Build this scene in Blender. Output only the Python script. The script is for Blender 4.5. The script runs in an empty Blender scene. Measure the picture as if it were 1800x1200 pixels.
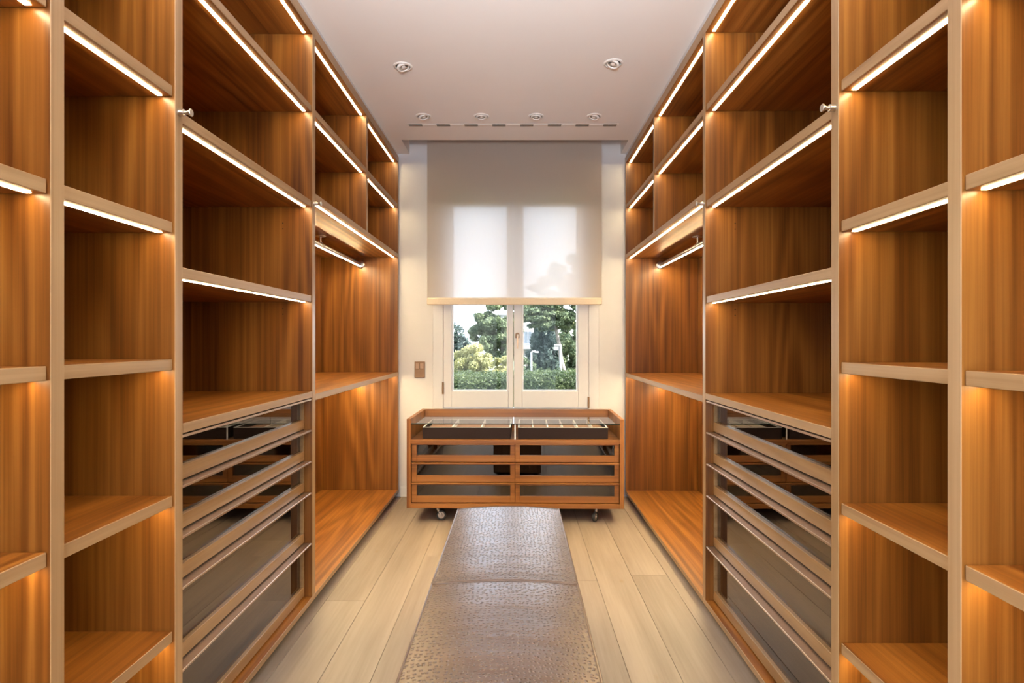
import bpy, bmesh, math, random
import numpy as np
from mathutils import Vector, Matrix

random.seed(7)
rng = np.random.default_rng(7)
S = bpy.context.scene
COL = S.collection
R = math.radians

# ------------------------------------------------------------------ camera
EYE = 1.184
cam_data = bpy.data.cameras.new('camera')
cam_data.sensor_width = 36.0
cam_data.lens = 20.0                 # 1000 px focal length on 1800 px
cam_data.shift_x = -9.0 / 1800.0
cam_data.shift_y = -1.5 / 1800.0
cam_data.clip_start = 0.05
cam_data.clip_end = 300
cam = bpy.data.objects.new('camera', cam_data)
cam.location = (0, 0, EYE)
cam.rotation_euler = (R(90), 0, 0)
COL.objects.link(cam)
S.camera = cam

# ------------------------------------------------------------------ light levels
SKY_STRENGTH = 8.0
SUN_STRENGTH = 30.0
LED_STRENGTH = 82.0
ROD_STRENGTH = 280.0
FILL_POWER = 165.0
LED_COLOR = (1.0, 0.775, 0.42)
S.view_settings.view_transform = 'Standard'
S.view_settings.look = 'None'
S.view_settings.gamma = 1.0
S.view_settings.exposure = -0.28
S.view_settings.use_curve_mapping = False
try:
    S.cycles.max_bounces = 9
    S.cycles.diffuse_bounces = 6
    S.cycles.glossy_bounces = 4
    S.cycles.transparent_max_bounces = 12
    S.cycles.sample_clamp_indirect = 6.0
    S.cycles.caustics_reflective = False
    S.cycles.caustics_refractive = False
except Exception:
    pass

w = bpy.data.worlds.new('sky')
S.world = w
w.use_nodes = True
nt = w.node_tree
nt.nodes.clear()
out = nt.nodes.new('ShaderNodeOutputWorld')
bg = nt.nodes.new('ShaderNodeBackground')
tc = nt.nodes.new('ShaderNodeTexCoord')
nz = nt.nodes.new('ShaderNodeTexNoise')
nz.inputs['Scale'].default_value = 3.0
nz.inputs['Detail'].default_value = 6.0
rp = nt.nodes.new('ShaderNodeValToRGB')
rp.color_ramp.elements[0].position = 0.40
rp.color_ramp.elements[0].color = (0.62, 0.78, 1.0, 1)
rp.color_ramp.elements[1].position = 0.56
rp.color_ramp.elements[1].color = (0.96, 0.97, 1.0, 1)
nt.links.new(tc.outputs['Generated'], nz.inputs['Vector'])
nt.links.new(nz.outputs['Fac'], rp.inputs['Fac'])
nt.links.new(rp.outputs['Color'], bg.inputs['Color'])
bg.inputs['Strength'].default_value = SKY_STRENGTH
nt.links.new(bg.outputs['Background'], out.inputs['Surface'])

sun_d = bpy.data.lights.new('sun', 'SUN')
sun_d.energy = SUN_STRENGTH
sun_d.angle = R(0.6)
sun_d.color = (1.0, 0.95, 0.84)
sun = bpy.data.objects.new('sun', sun_d)
sun.location = (8, -4, 12)
sun.rotation_euler = Vector((-0.84, 0.24, -0.52)).to_track_quat('-Z', 'Y').to_euler()
COL.objects.link(sun)


def portal(name, loc, sx, sz, toward):
    d = bpy.data.lights.new(name, 'AREA')
    d.shape = 'RECTANGLE'
    d.size = sx
    d.size_y = sz
    d.cycles.is_portal = True
    o = bpy.data.objects.new(name, d)
    o.location = loc
    o.rotation_euler = Vector(toward).to_track_quat('-Z', 'Z').to_euler()
    COL.objects.link(o)
    return o


portal('daylight_portal', (-0.01, 4.66, 1.5), 1.3, 1.8, (0, -1, 0))
portal('daylight_portal', (-0.33, -1.55, 1.3), 2.1, 2.3, (0, 1, 0))

# added soft fill lamp behind the camera, turned up to brighten the ceiling
fd = bpy.data.lights.new('ceiling_fill', 'AREA')
fd.shape = 'DISK'
fd.size = 0.6
fd.energy = FILL_POWER
fd.spread = R(80)
fd.color = (0.97, 0.975, 1.0)
fo = bpy.data.objects.new('ceiling_fill', fd)
fo.location = (0.0, -0.9, 1.5)
fo.rotation_euler = Vector((0, 1.0, 1.15)).to_track_quat('-Z', 'Y').to_euler()
COL.objects.link(fo)

# ------------------------------------------------------------------ materials
def srgb(r, g, b):
    def f(c):
        c /= 255.0
        return c / 12.92 if c <= 0.04045 else ((c + 0.055) / 1.055) ** 2.4
    return (f(r), f(g), f(b), 1)


def new_mat(name):
    m = bpy.data.materials.new(name)
    m.use_nodes = True
    n = m.node_tree
    n.nodes.clear()
    o = n.nodes.new('ShaderNodeOutputMaterial')
    return m, n, o


def pbr(name, col, rough=0.5, metal=0.0, spec=0.5, emit=None, estr=0.0, noise=0.0, nscale=20, bump=0.0, coat=0.0):
    m, n, o = new_mat(name)
    b = n.nodes.new('ShaderNodeBsdfPrincipled')
    b.inputs['Base Color'].default_value = (*col[:3], 1)
    b.inputs['Roughness'].default_value = rough
    b.inputs['Metallic'].default_value = metal
    b.inputs['Specular IOR Level'].default_value = spec
    if coat:
        b.inputs['Coat Weight'].default_value = coat
    if emit:
        b.inputs['Emission Color'].default_value = (*emit[:3], 1)
        b.inputs['Emission Strength'].default_value = estr
    if noise or bump:
        t = n.nodes.new('ShaderNodeTexCoord')
        z = n.nodes.new('ShaderNodeTexNoise')
        z.inputs['Scale'].default_value = nscale
        z.inputs['Detail'].default_value = 5
        n.links.new(t.outputs['Object'], z.inputs['Vector'])
        if noise:
            r = n.nodes.new('ShaderNodeValToRGB')
            r.color_ramp.elements[0].position = 0.3
            r.color_ramp.elements[1].position = 0.7
            r.color_ramp.elements[0].color = (*[c * (1 - noise) for c in col[:3]], 1)
            r.color_ramp.elements[1].color = (*[min(1, c * (1 + noise)) for c in col[:3]], 1)
            n.links.new(z.outputs['Fac'], r.inputs['Fac'])
            n.links.new(r.outputs['Color'], b.inputs['Base Color'])
        if bump:
            bp = n.nodes.new('ShaderNodeBump')
            bp.inputs['Strength'].default_value = bump
            bp.inputs['Distance'].default_value = 0.002
            n.links.new(z.outputs['Fac'], bp.inputs['Height'])
            n.links.new(bp.outputs['Normal'], b.inputs['Normal'])
    n.links.new(b.outputs['BSDF'], o.inputs['Surface'])
    return m


def wood(name, axis, dark, mid, light, ring=24.0, rough=0.36, spec=0.45, fine=1.0, scale=1.0):
    """veneer: contour lines of a noise field stretched along the grain, plus fine pores"""
    m, n, o = new_mat(name)
    L = n.links.new
    b = n.nodes.new('ShaderNodeBsdfPrincipled')
    t = n.nodes.new('ShaderNodeTexCoord')
    oi = n.nodes.new('ShaderNodeObjectInfo')
    mul = n.nodes.new('ShaderNodeMath')
    mul.operation = 'MULTIPLY'
    mul.inputs[1].default_value = 37.0
    L(oi.outputs['Random'], mul.inputs[0])
    add = n.nodes.new('ShaderNodeVectorMath')
    add.operation = 'ADD'
    L(t.outputs['Object'], add.inputs[0])
    L(mul.outputs[0], add.inputs[1])

    def stretched(cross, along, sc, det, rgh=0.5):
        mp = n.nodes.new('ShaderNodeMapping')
        v = [cross, cross, cross]
        v[axis] = along
        mp.inputs['Scale'].default_value = v
        L(add.outputs[0], mp.inputs['Vector'])
        z = n.nodes.new('ShaderNodeTexNoise')
        z.inputs['Scale'].default_value = sc
        z.inputs['Detail'].default_value = det
        z.inputs['Roughness'].default_value = rgh
        L(mp.outputs[0], z.inputs['Vector'])
        return z.outputs['Fac']

    def math_(op, a, bb):
        q = n.nodes.new('ShaderNodeMath')
        q.operation = op
        for i, x in enumerate((a, bb)):
            if x is None:
                continue
            if isinstance(x, (int, float)):
                q.inputs[i].default_value = x
            else:
                L(x, q.inputs[i])
        return q.outputs[0]

    field = stretched(4.4 * scale, 0.42 * scale, 1.0, 1.2)
    rings = math_('SINE', math_('MULTIPLY', field, ring * 2 * math.pi / 3), None)
    rings = math_('MULTIPLY_ADD', rings, 0.5)
    rings.node.inputs[2].default_value = 0.5
    streak = stretched(62.0 * scale, 0.50 * scale, 1.0, 4, 0.6)
    pores = stretched(260.0 * scale, 5.0 * scale, 1.0, 2)
    tone = stretched(1.6, 0.35, 1.0, 1)
    v = math_('ADD', math_('MULTIPLY', rings, 0.24), math_('MULTIPLY', streak, 0.86 * fine))
    v = math_('ADD', v, math_('MULTIPLY', pores, 0.22))
    v = math_('ADD', v, math_('MULTIPLY', tone, 0.34))
    v = math_('SUBTRACT', v, 0.335)
    r = n.nodes.new('ShaderNodeValToRGB')
    e = r.color_ramp.elements
    e[0].position = 0.18
    e[0].color = (*dark, 1)
    e[1].position = 0.86
    e[1].color = (*light, 1)
    k = e.new(0.5)
    k.color = (*mid, 1)
    L(v, r.inputs['Fac'])
    L(r.outputs['Color'], b.inputs['Base Color'])
    b.inputs['Roughness'].default_value = rough
    b.inputs['Specular IOR Level'].default_value = spec
    bp = n.nodes.new('ShaderNodeBump')
    bp.inputs['Strength'].default_value = 0.06
    bp.inputs['Distance'].default_value = 0.001
    L(pores, bp.inputs['Height'])
    L(bp.outputs['Normal'], b.inputs['Normal'])
    L(b.outputs['BSDF'], o.inputs['Surface'])
    return m


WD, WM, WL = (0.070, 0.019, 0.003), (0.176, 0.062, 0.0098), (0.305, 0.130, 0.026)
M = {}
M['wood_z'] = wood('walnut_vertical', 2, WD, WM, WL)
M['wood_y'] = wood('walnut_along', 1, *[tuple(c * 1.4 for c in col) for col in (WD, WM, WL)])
CD, CM_, CL = (0.130, 0.040, 0.008), (0.265, 0.100, 0.021), (0.375, 0.162, 0.042)
ED, EM, EL = (0.29, 0.168, 0.076), (0.385, 0.240, 0.120), (0.46, 0.305, 0.168)  # lipping tone with aisle daylight and sheen put into the colour
M['front_y'] = wood('walnut_drawer_front_daylit', 1, *[tuple(c * k for c, k in zip(col, (.86, .80, .70))) for col in (ED, EM, EL)])  # daylight falling on the drawer fronts is put into this paler tone
M['edge_z'] = wood('walnut_lipping_daylit_upright', 2, ED, EM, EL, rough=0.34, spec=0.5)
M['edge_y'] = wood('walnut_lipping_daylit_along', 1, ED, EM, EL, rough=0.34, spec=0.5)
M['chest_x'] = wood('chest_walnut_across', 0, CD, CM_, CL, ring=16)
M['chest_z'] = wood('chest_walnut_upright', 2, CD, CM_, CL, ring=16)
M['chest_y'] = wood('chest_walnut_deep', 1, CD, CM_, CL, ring=16)
M['paint'] = pbr('white_wall_paint', (0.605, 0.600, 0.615), 0.7, spec=0.3, noise=0.015, nscale=6)
M['ceiling'] = pbr('ceiling_paint', (0.80, 0.77, 0.745), 0.8, spec=0.2, noise=0.01, nscale=4)
M['lacquer'] = pbr('white_lacquer', (0.63, 0.63, 0.65), 0.38, spec=0.5, noise=0.01, nscale=30)
M['bead'] = pbr('white_glazing_bead', (0.88, 0.88, 0.88), 0.35)
M['steel'] = pbr('brushed_steel', (0.72, 0.70, 0.68), 0.28, metal=1.0, noise=0.05, nscale=60)
M['bronze'] = pbr('champagne_metal', (0.60, 0.46, 0.36), 0.34, metal=0.85, noise=0.05, nscale=80)
M['darkbronze'] = pbr('bronze_plate', (0.22, 0.125, 0.065), 0.42, metal=0.3, noise=0.08, nscale=50)
M['bronzekey'] = pbr('bronze_rocker', (0.40, 0.26, 0.17), 0.35, metal=0.4, noise=0.05, nscale=60)
M['rubber'] = pbr('black_rubber', (0.016, 0.016, 0.017), 0.5, noise=0.1, nscale=90)
M['hub'] = pbr('grey_caster_metal', (0.50, 0.45, 0.40), 0.35, metal=0.6, noise=0.06, nscale=60)
M['dark'] = pbr('dark_recess', (0.02, 0.015, 0.012), 0.8, noise=0.1, nscale=40)
M['slot'] = pbr('vent_shadow_grey', (0.13, 0.115, 0.10), 0.7, noise=0.08, nscale=40)
M['trimwhite'] = pbr('spot_trim_white', (0.74, 0.70, 0.66), 0.45, noise=0.02, nscale=50)
M['lens'] = pbr('spot_lens', (0.62, 0.55, 0.50), 0.12, spec=0.8, noise=0.06, nscale=60)
M['reflector'] = pbr('spot_reflector', (0.42, 0.35, 0.30), 0.25, metal=0.7, noise=0.06, nscale=60)
M['rodled'] = pbr('warm_rod_led_diffuser', (0.9, 0.88, 0.8), 0.4, emit=LED_COLOR, estr=ROD_STRENGTH, noise=0.01, nscale=40)
M['led'] = pbr('warm_led_diffuser', (0.9, 0.88, 0.8), 0.4, emit=LED_COLOR, estr=LED_STRENGTH, noise=0.01, nscale=40)
M['trayleather'] = pbr('dark_brown_leather', (0.024, 0.013, 0.010), 0.6, spec=0.15, bump=0.25, nscale=300, noise=0.1)
M['trayrim'] = pbr('window_lit_tray_rim', (0.82, 0.77, 0.68), 0.75, noise=0.04, nscale=120)  # rims and dividers: whitening by window light put into the colour
M['traylining'] = pbr('tan_suede_lining', (0.34, 0.17, 0.085), 0.85, noise=0.12, nscale=160)
M['plinth'] = pbr('plinth_grey', (0.16, 0.12, 0.09), 0.6, noise=0.05, nscale=30)
M['drawerbox'] = wood('drawer_walnut_inside', 1, (0.10, 0.035, 0.012), (0.19, 0.075, 0.026), (0.26, 0.12, 0.05), ring=12, rough=0.5)


def glass(name, tint, ior, rough=0.0, refl=(1, 1, 1)):
    m, n, o = new_mat(name)
    t = n.nodes.new('ShaderNodeBsdfTransparent')
    t.inputs['Color'].default_value = (*tint, 1)
    g = n.nodes.new('ShaderNodeBsdfGlossy')
    g.inputs['Roughness'].default_value = rough
    f = n.nodes.new('ShaderNodeFresnel')
    f.inputs['IOR'].default_value = ior
    x = n.nodes.new('ShaderNodeMixShader')
    ge = n.nodes.new('ShaderNodeNewGeometry')
    fr = n.nodes.new('ShaderNodeMath')
    fr.operation = 'SUBTRACT'
    fr.inputs[0].default_value = 1.0
    n.links.new(ge.outputs['Backfacing'], fr.inputs[1])
    ff = n.nodes.new('ShaderNodeMath')
    ff.operation = 'MULTIPLY'
    n.links.new(fr.outputs[0], ff.inputs[0])
    up = n.nodes.new('ShaderNodeMath')
    up.operation = 'ADD'
    up.inputs[1].default_value = 1.0
    n.links.new(f.outputs[0], up.inputs[0])
    dv_ = n.nodes.new('ShaderNodeMath')
    dv_.operation = 'DIVIDE'
    n.links.new(f.outputs[0], dv_.inputs[0])
    n.links.new(up.outputs[0], dv_.inputs[1])
    tw = n.nodes.new('ShaderNodeMath')
    tw.operation = 'MULTIPLY'
    tw.inputs[1].default_value = 2.0
    n.links.new(dv_.outputs[0], tw.inputs[0])
    n.links.new(tw.outputs[0], ff.inputs[1])
    n.links.new(ff.outputs[0], x.inputs['Fac'])
    g.inputs['Color'].default_value = (*refl, 1)
    n.links.new(t.outputs[0], x.inputs[1])
    n.links.new(g.outputs[0], x.inputs[2])
    n.links.new(x.outputs[0], o.inputs['Surface'])
    return m


M['pane'] = glass('window_glass', (0.985, 0.99, 0.99), 1.16)
M['smoke'] = glass('smoked_drawer_glass', (0.36, 0.31, 0.27), 1.6, 0.012, (1.0, 0.93, 0.86))
M['clear'] = glass('clear_table_glass', (0.95, 0.975, 0.965), 1.55)
M['glassedge'] = pbr('green_glass_edge', (0.010, 0.030, 0.026), 0.15, noise=0.1, nscale=30)

# roller blind screen fabric
m, n, o = new_mat('screen_fabric')
tr = n.nodes.new('ShaderNodeBsdfTransparent')
tl = n.nodes.new('ShaderNodeBsdfTranslucent')
df = n.nodes.new('ShaderNodeBsdfDiffuse')
t = n.nodes.new('ShaderNodeTexCoord')
wv = n.nodes.new('ShaderNodeTexNoise')
mp = n.nodes.new('ShaderNodeMapping')
mp.inputs['Scale'].default_value = (160, 1, 14)
wv.inputs['Scale'].default_value = 1.0
rp = n.nodes.new('ShaderNodeValToRGB')
rp.color_ramp.elements[0].color = (0.58, 0.49, 0.405, 1)
rp.color_ramp.elements[1].color = (0.63, 0.54, 0.45, 1)
n.links.new(t.outputs['Object'], mp.inputs['Vector'])
n.links.new(mp.outputs[0], wv.inputs['Vector'])
n.links.new(wv.outputs['Fac'], rp.inputs['Fac'])
tl.inputs['Color'].default_value = (0.585, 0.555, 0.55, 1)
n.links.new(rp.outputs[0], df.inputs['Color'])
a = n.nodes.new('ShaderNodeMixShader')
a.inputs['Fac'].default_value = 0.53
n.links.new(df.outputs[0], a.inputs[1])
n.links.new(tl.outputs[0], a.inputs[2])
c = n.nodes.new('ShaderNodeMixShader')
c.inputs['Fac'].default_value = 0.032
n.links.new(a.outputs[0], c.inputs[1])
n.links.new(tr.outputs[0], c.inputs[2])
n.links.new(c.outputs[0], o.inputs['Surface'])
M['blind'] = m
M['blindbar'] = pbr('blind_hem_cream', (0.66, 0.56, 0.44), 0.6, noise=0.03, nscale=80)

# ostrich leather
m, n, o = new_mat('ostrich_leather')
L = n.links.new
b = n.nodes.new('ShaderNodeBsdfPrincipled')
t = n.nodes.new('ShaderNodeTexCoord')
nz = n.nodes.new('ShaderNodeTexNoise')
nz.inputs['Scale'].default_value = 5.0
nz.inputs['Detail'].default_value = 3.0
mixv = n.nodes.new('ShaderNodeVectorMath')
mixv.operation = 'MULTIPLY_ADD'
mixv.inputs[1].default_value = (0.03, 0.03, 0.0)
L(t.outputs['Object'], nz.inputs['Vector'])
L(nz.outputs['Color'], mixv.inputs[0])
L(t.outputs['Object'], mixv.inputs[2])
flat = n.nodes.new('ShaderNodeVectorMath')
flat.operation = 'MULTIPLY'
flat.inputs[1].default_value = (1, 0.92, 0)
L(mixv.outputs[0], flat.inputs[0])
vo = n.nodes.new('ShaderNodeTexVoronoi')
vo.voronoi_dimensions = '2D'
vo.inputs['Scale'].default_value = 80.0
vo.inputs['Randomness'].default_value = 0.62
L(flat.outputs[0], vo.inputs['Vector'])
hump = n.nodes.new('ShaderNodeMapRange')
hump.interpolation_type = 'SMOOTHSTEP'
hump.inputs['From Min'].default_value = 0.06
hump.inputs['From Max'].default_value = 0.34
hump.inputs['To Min'].default_value = 1.0
hump.inputs['To Max'].default_value = 0.0
L(vo.outputs['Distance'], hump.inputs['Value'])
dot = n.nodes.new('ShaderNodeMapRange')
dot.interpolation_type = 'SMOOTHSTEP'
dot.inputs['From Min'].default_value = 0.07
dot.inputs['From Max'].default_value = 0.17
L(vo.outputs['Distance'], dot.inputs['Value'])
wr = n.nodes.new('ShaderNodeTexNoise')
wr.inputs['Scale'].default_value = 9.0
wr.inputs['Detail'].default_value = 4.0
wmp = n.nodes.new('ShaderNodeMapping')
wmp.inputs['Scale'].default_value = (0.5, 1.7, 1)
L(t.outputs['Object'], wmp.inputs['Vector'])
L(wmp.outputs[0], wr.inputs['Vector'])
cr = n.nodes.new('ShaderNodeValToRGB')
cr.color_ramp.elements[0].position = 0.3
cr.color_ramp.elements[0].color = (0.060, 0.030, 0.018, 1)
cr.color_ramp.elements[1].position = 0.75
cr.color_ramp.elements[1].color = (0.090, 0.047, 0.029, 1)
L(wr.outputs['Fac'], cr.inputs['Fac'])
mx = n.nodes.new('ShaderNodeMix')
mx.data_type = 'RGBA'
mx.inputs[6].default_value = (0.014, 0.007, 0.004, 1)
L(dot.outputs[0], mx.inputs[0])
L(cr.outputs[0], mx.inputs[7])
L(mx.outputs[2], b.inputs['Base Color'])
hs = n.nodes.new('ShaderNodeMath')
hs.operation = 'MULTIPLY_ADD'
hs.inputs[1].default_value = 1.6
L(wr.outputs['Fac'], hs.inputs[0])
L(hump.outputs[0], hs.inputs[2])
bp = n.nodes.new('ShaderNodeBump')
bp.inputs['Strength'].default_value = 1.0
bp.inputs['Distance'].default_value = 0.0024
L(hs.outputs[0], bp.inputs['Height'])
L(bp.outputs['Normal'], b.inputs['Normal'])
b.inputs['Roughness'].default_value = 0.34
b.inputs['Specular IOR Level'].default_value = 0.9
b.inputs['Coat Weight'].default_value = 0.12
b.inputs['Coat Roughness'].default_value = 0.32
L(b.outputs['BSDF'], o.inputs['Surface'])
M['leather'] = m
M['piping'] = pbr('leather_piping', (0.095, 0.058, 0.042), 0.3, spec=0.6, noise=0.08, nscale=60)

# oak floor
m, n, o = new_mat('oak_plank')
L = n.links.new
b = n.nodes.new('ShaderNodeBsdfPrincipled')
t = n.nodes.new('ShaderNodeTexCoord')
oi = n.nodes.new('ShaderNodeObjectInfo')
mu = n.nodes.new('ShaderNodeMath')
mu.operation = 'MULTIPLY'
mu.inputs[1].default_value = 53.0
L(oi.outputs['Random'], mu.inputs[0])
ad = n.nodes.new('ShaderNodeVectorMath')
ad.operation = 'ADD'
L(t.outputs['Object'], ad.inputs[0])
L(mu.outputs[0], ad.inputs[1])


def nzz(scale, sc, det):
    mp = n.nodes.new('ShaderNodeMapping')
    mp.inputs['Scale'].default_value = scale
    L(ad.outputs[0], mp.inputs['Vector'])
    z = n.nodes.new('ShaderNodeTexNoise')
    z.inputs['Scale'].default_value = sc
    z.inputs['Detail'].default_value = det
    L(mp.outputs[0], z.inputs['Vector'])
    return z.outputs['Fac']


f1 = nzz((9, 0.8, 1), 1.0, 4)
f2 = nzz((90, 3.5, 1), 1.0, 3)
s1 = n.nodes.new('ShaderNodeMath')
s1.operation = 'MULTIPLY_ADD'
s1.inputs[1].default_value = 0.35
L(f2, s1.inputs[0])
L(f1, s1.inputs[2])
r = n.nodes.new('ShaderNodeValToRGB')
r.color_ramp.elements[0].position = 0.42
r.color_ramp.elements[0].color = (0.222, 0.172, 0.134, 1)
r.color_ramp.elements[1].position = 0.86
r.color_ramp.elements[1].color = (0.345, 0.278, 0.224, 1)
L(s1.outputs[0], r.inputs['Fac'])
# knots
mpk = n.nodes.new('ShaderNodeMapping')
mpk.inputs['Scale'].default_value = (5.0, 2.4, 0)
L(ad.outputs[0], mpk.inputs['Vector'])
vk = n.nodes.new('ShaderNodeTexVoronoi')
vk.inputs['Scale'].default_value = 1.0
L(mpk.outputs[0], vk.inputs['Vector'])
kk = n.nodes.new('ShaderNodeMapRange')
kk.interpolation_type = 'SMOOTHSTEP'
kk.inputs['From Min'].default_value = 0.0
kk.inputs['From Max'].default_value = 0.085
kk.inputs['To Min'].default_value = 0.62
kk.inputs['To Max'].default_value = 0.0
L(vk.outputs['Distance'], kk.inputs['Value'])
mk = n.nodes.new('ShaderNodeMix')
mk.data_type = 'RGBA'
mk.inputs[7].default_value = (0.25, 0.165, 0.095, 1)
L(kk.outputs[0], mk.inputs[0])
L(r.outputs[0], mk.inputs[6])
hv = n.nodes.new('ShaderNodeHueSaturation')
vr = n.nodes.new('ShaderNodeMapRange')
vr.inputs['To Min'].default_value = 0.93
vr.inputs['To Max'].default_value = 1.05
L(oi.outputs['Random'], vr.inputs['Value'])
L(vr.outputs[0], hv.inputs['Value'])
L(mk.outputs[2], hv.inputs['Color'])
L(hv.outputs[0], b.inputs['Base Color'])
b.inputs['Roughness'].default_value = 0.46
b.inputs['Specular IOR Level'].default_value = 0.4
bp = n.nodes.new('ShaderNodeBump')
bp.inputs['Strength'].default_value = 0.1
bp.inputs['Distance'].default_value = 0.001
L(f2, bp.inputs['Height'])
L(bp.outputs['Normal'], b.inputs['Normal'])
L(b.outputs['BSDF'], o.inputs['Surface'])
M['oak'] = m
M['subfloor'] = pbr('floor_joint_brown', (0.20, 0.14, 0.09), 0.8, noise=0.1, nscale=20)


def leafmat(name, c0, c1):
    m, n, o = new_mat(name)
    d = n.nodes.new('ShaderNodeBsdfPrincipled')
    d.inputs['Roughness'].default_value = 0.55
    d.inputs['Specular IOR Level'].default_value = 0.3
    tl = n.nodes.new('ShaderNodeBsdfTranslucent')
    t = n.nodes.new('ShaderNodeTexCoord')
    z = n.nodes.new('ShaderNodeTexNoise')
    z.inputs['Scale'].default_value = 2.5
    z.inputs['Detail'].default_value = 5
    r = n.nodes.new('ShaderNodeValToRGB')
    r.color_ramp.elements[0].position = 0.3
    r.color_ramp.elements[1].position = 0.7
    r.color_ramp.elements[0].color = (*c0, 1)
    r.color_ramp.elements[1].color = (*c1, 1)
    n.links.new(t.outputs['Object'], z.inputs['Vector'])
    n.links.new(z.outputs['Fac'], r.inputs['Fac'])
    n.links.new(r.outputs[0], d.inputs['Base Color'])
    n.links.new(r.outputs[0], tl.inputs['Color'])
    x = n.nodes.new('ShaderNodeMixShader')
    x.inputs['Fac'].default_value = 0.35
    n.links.new(d.outputs[0], x.inputs[1])
    n.links.new(tl.outputs[0], x.inputs[2])
    n.links.new(x.outputs[0], o.inputs['Surface'])
    return m


M['pine'] = leafmat('pine_needles', (0.055, 0.088, 0.050), (0.15, 0.185, 0.095))
M['cypress'] = leafmat('cypress_needles', (0.028, 0.050, 0.046), (0.062, 0.090, 0.074))
M['shrub'] = leafmat('yellow_green_leaves', (0.21, 0.22, 0.085), (0.38, 0.36, 0.17))
M['hedge'] = leafmat('hedge_leaves', (0.020, 0.042, 0.019), (0.080, 0.105, 0.036))
M['bark'] = pbr('grey_bark', (0.17, 0.15, 0.135), 0.85, noise=0.3, nscale=8, bump=0.5)
M['lawn'] = pbr('lawn_green', (0.09, 0.105, 0.06), 0.9, noise=0.35, nscale=3)
M['render'] = pbr('pale_house_render', (0.30, 0.305, 0.32), 0.8, noise=0.04, nscale=2)
M['housewindow'] = pbr('house_window_dark', (0.10, 0.12, 0.14), 0.15, noise=0.1, nscale=3)
M['postwhite'] = pbr('white_post_paint', (0.24, 0.25, 0.27), 0.4, noise=0.03, nscale=10)
M['roof'] = pbr('grey_roof', (0.30, 0.31, 0.33), 0.8, noise=0.1, nscale=4)


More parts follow.
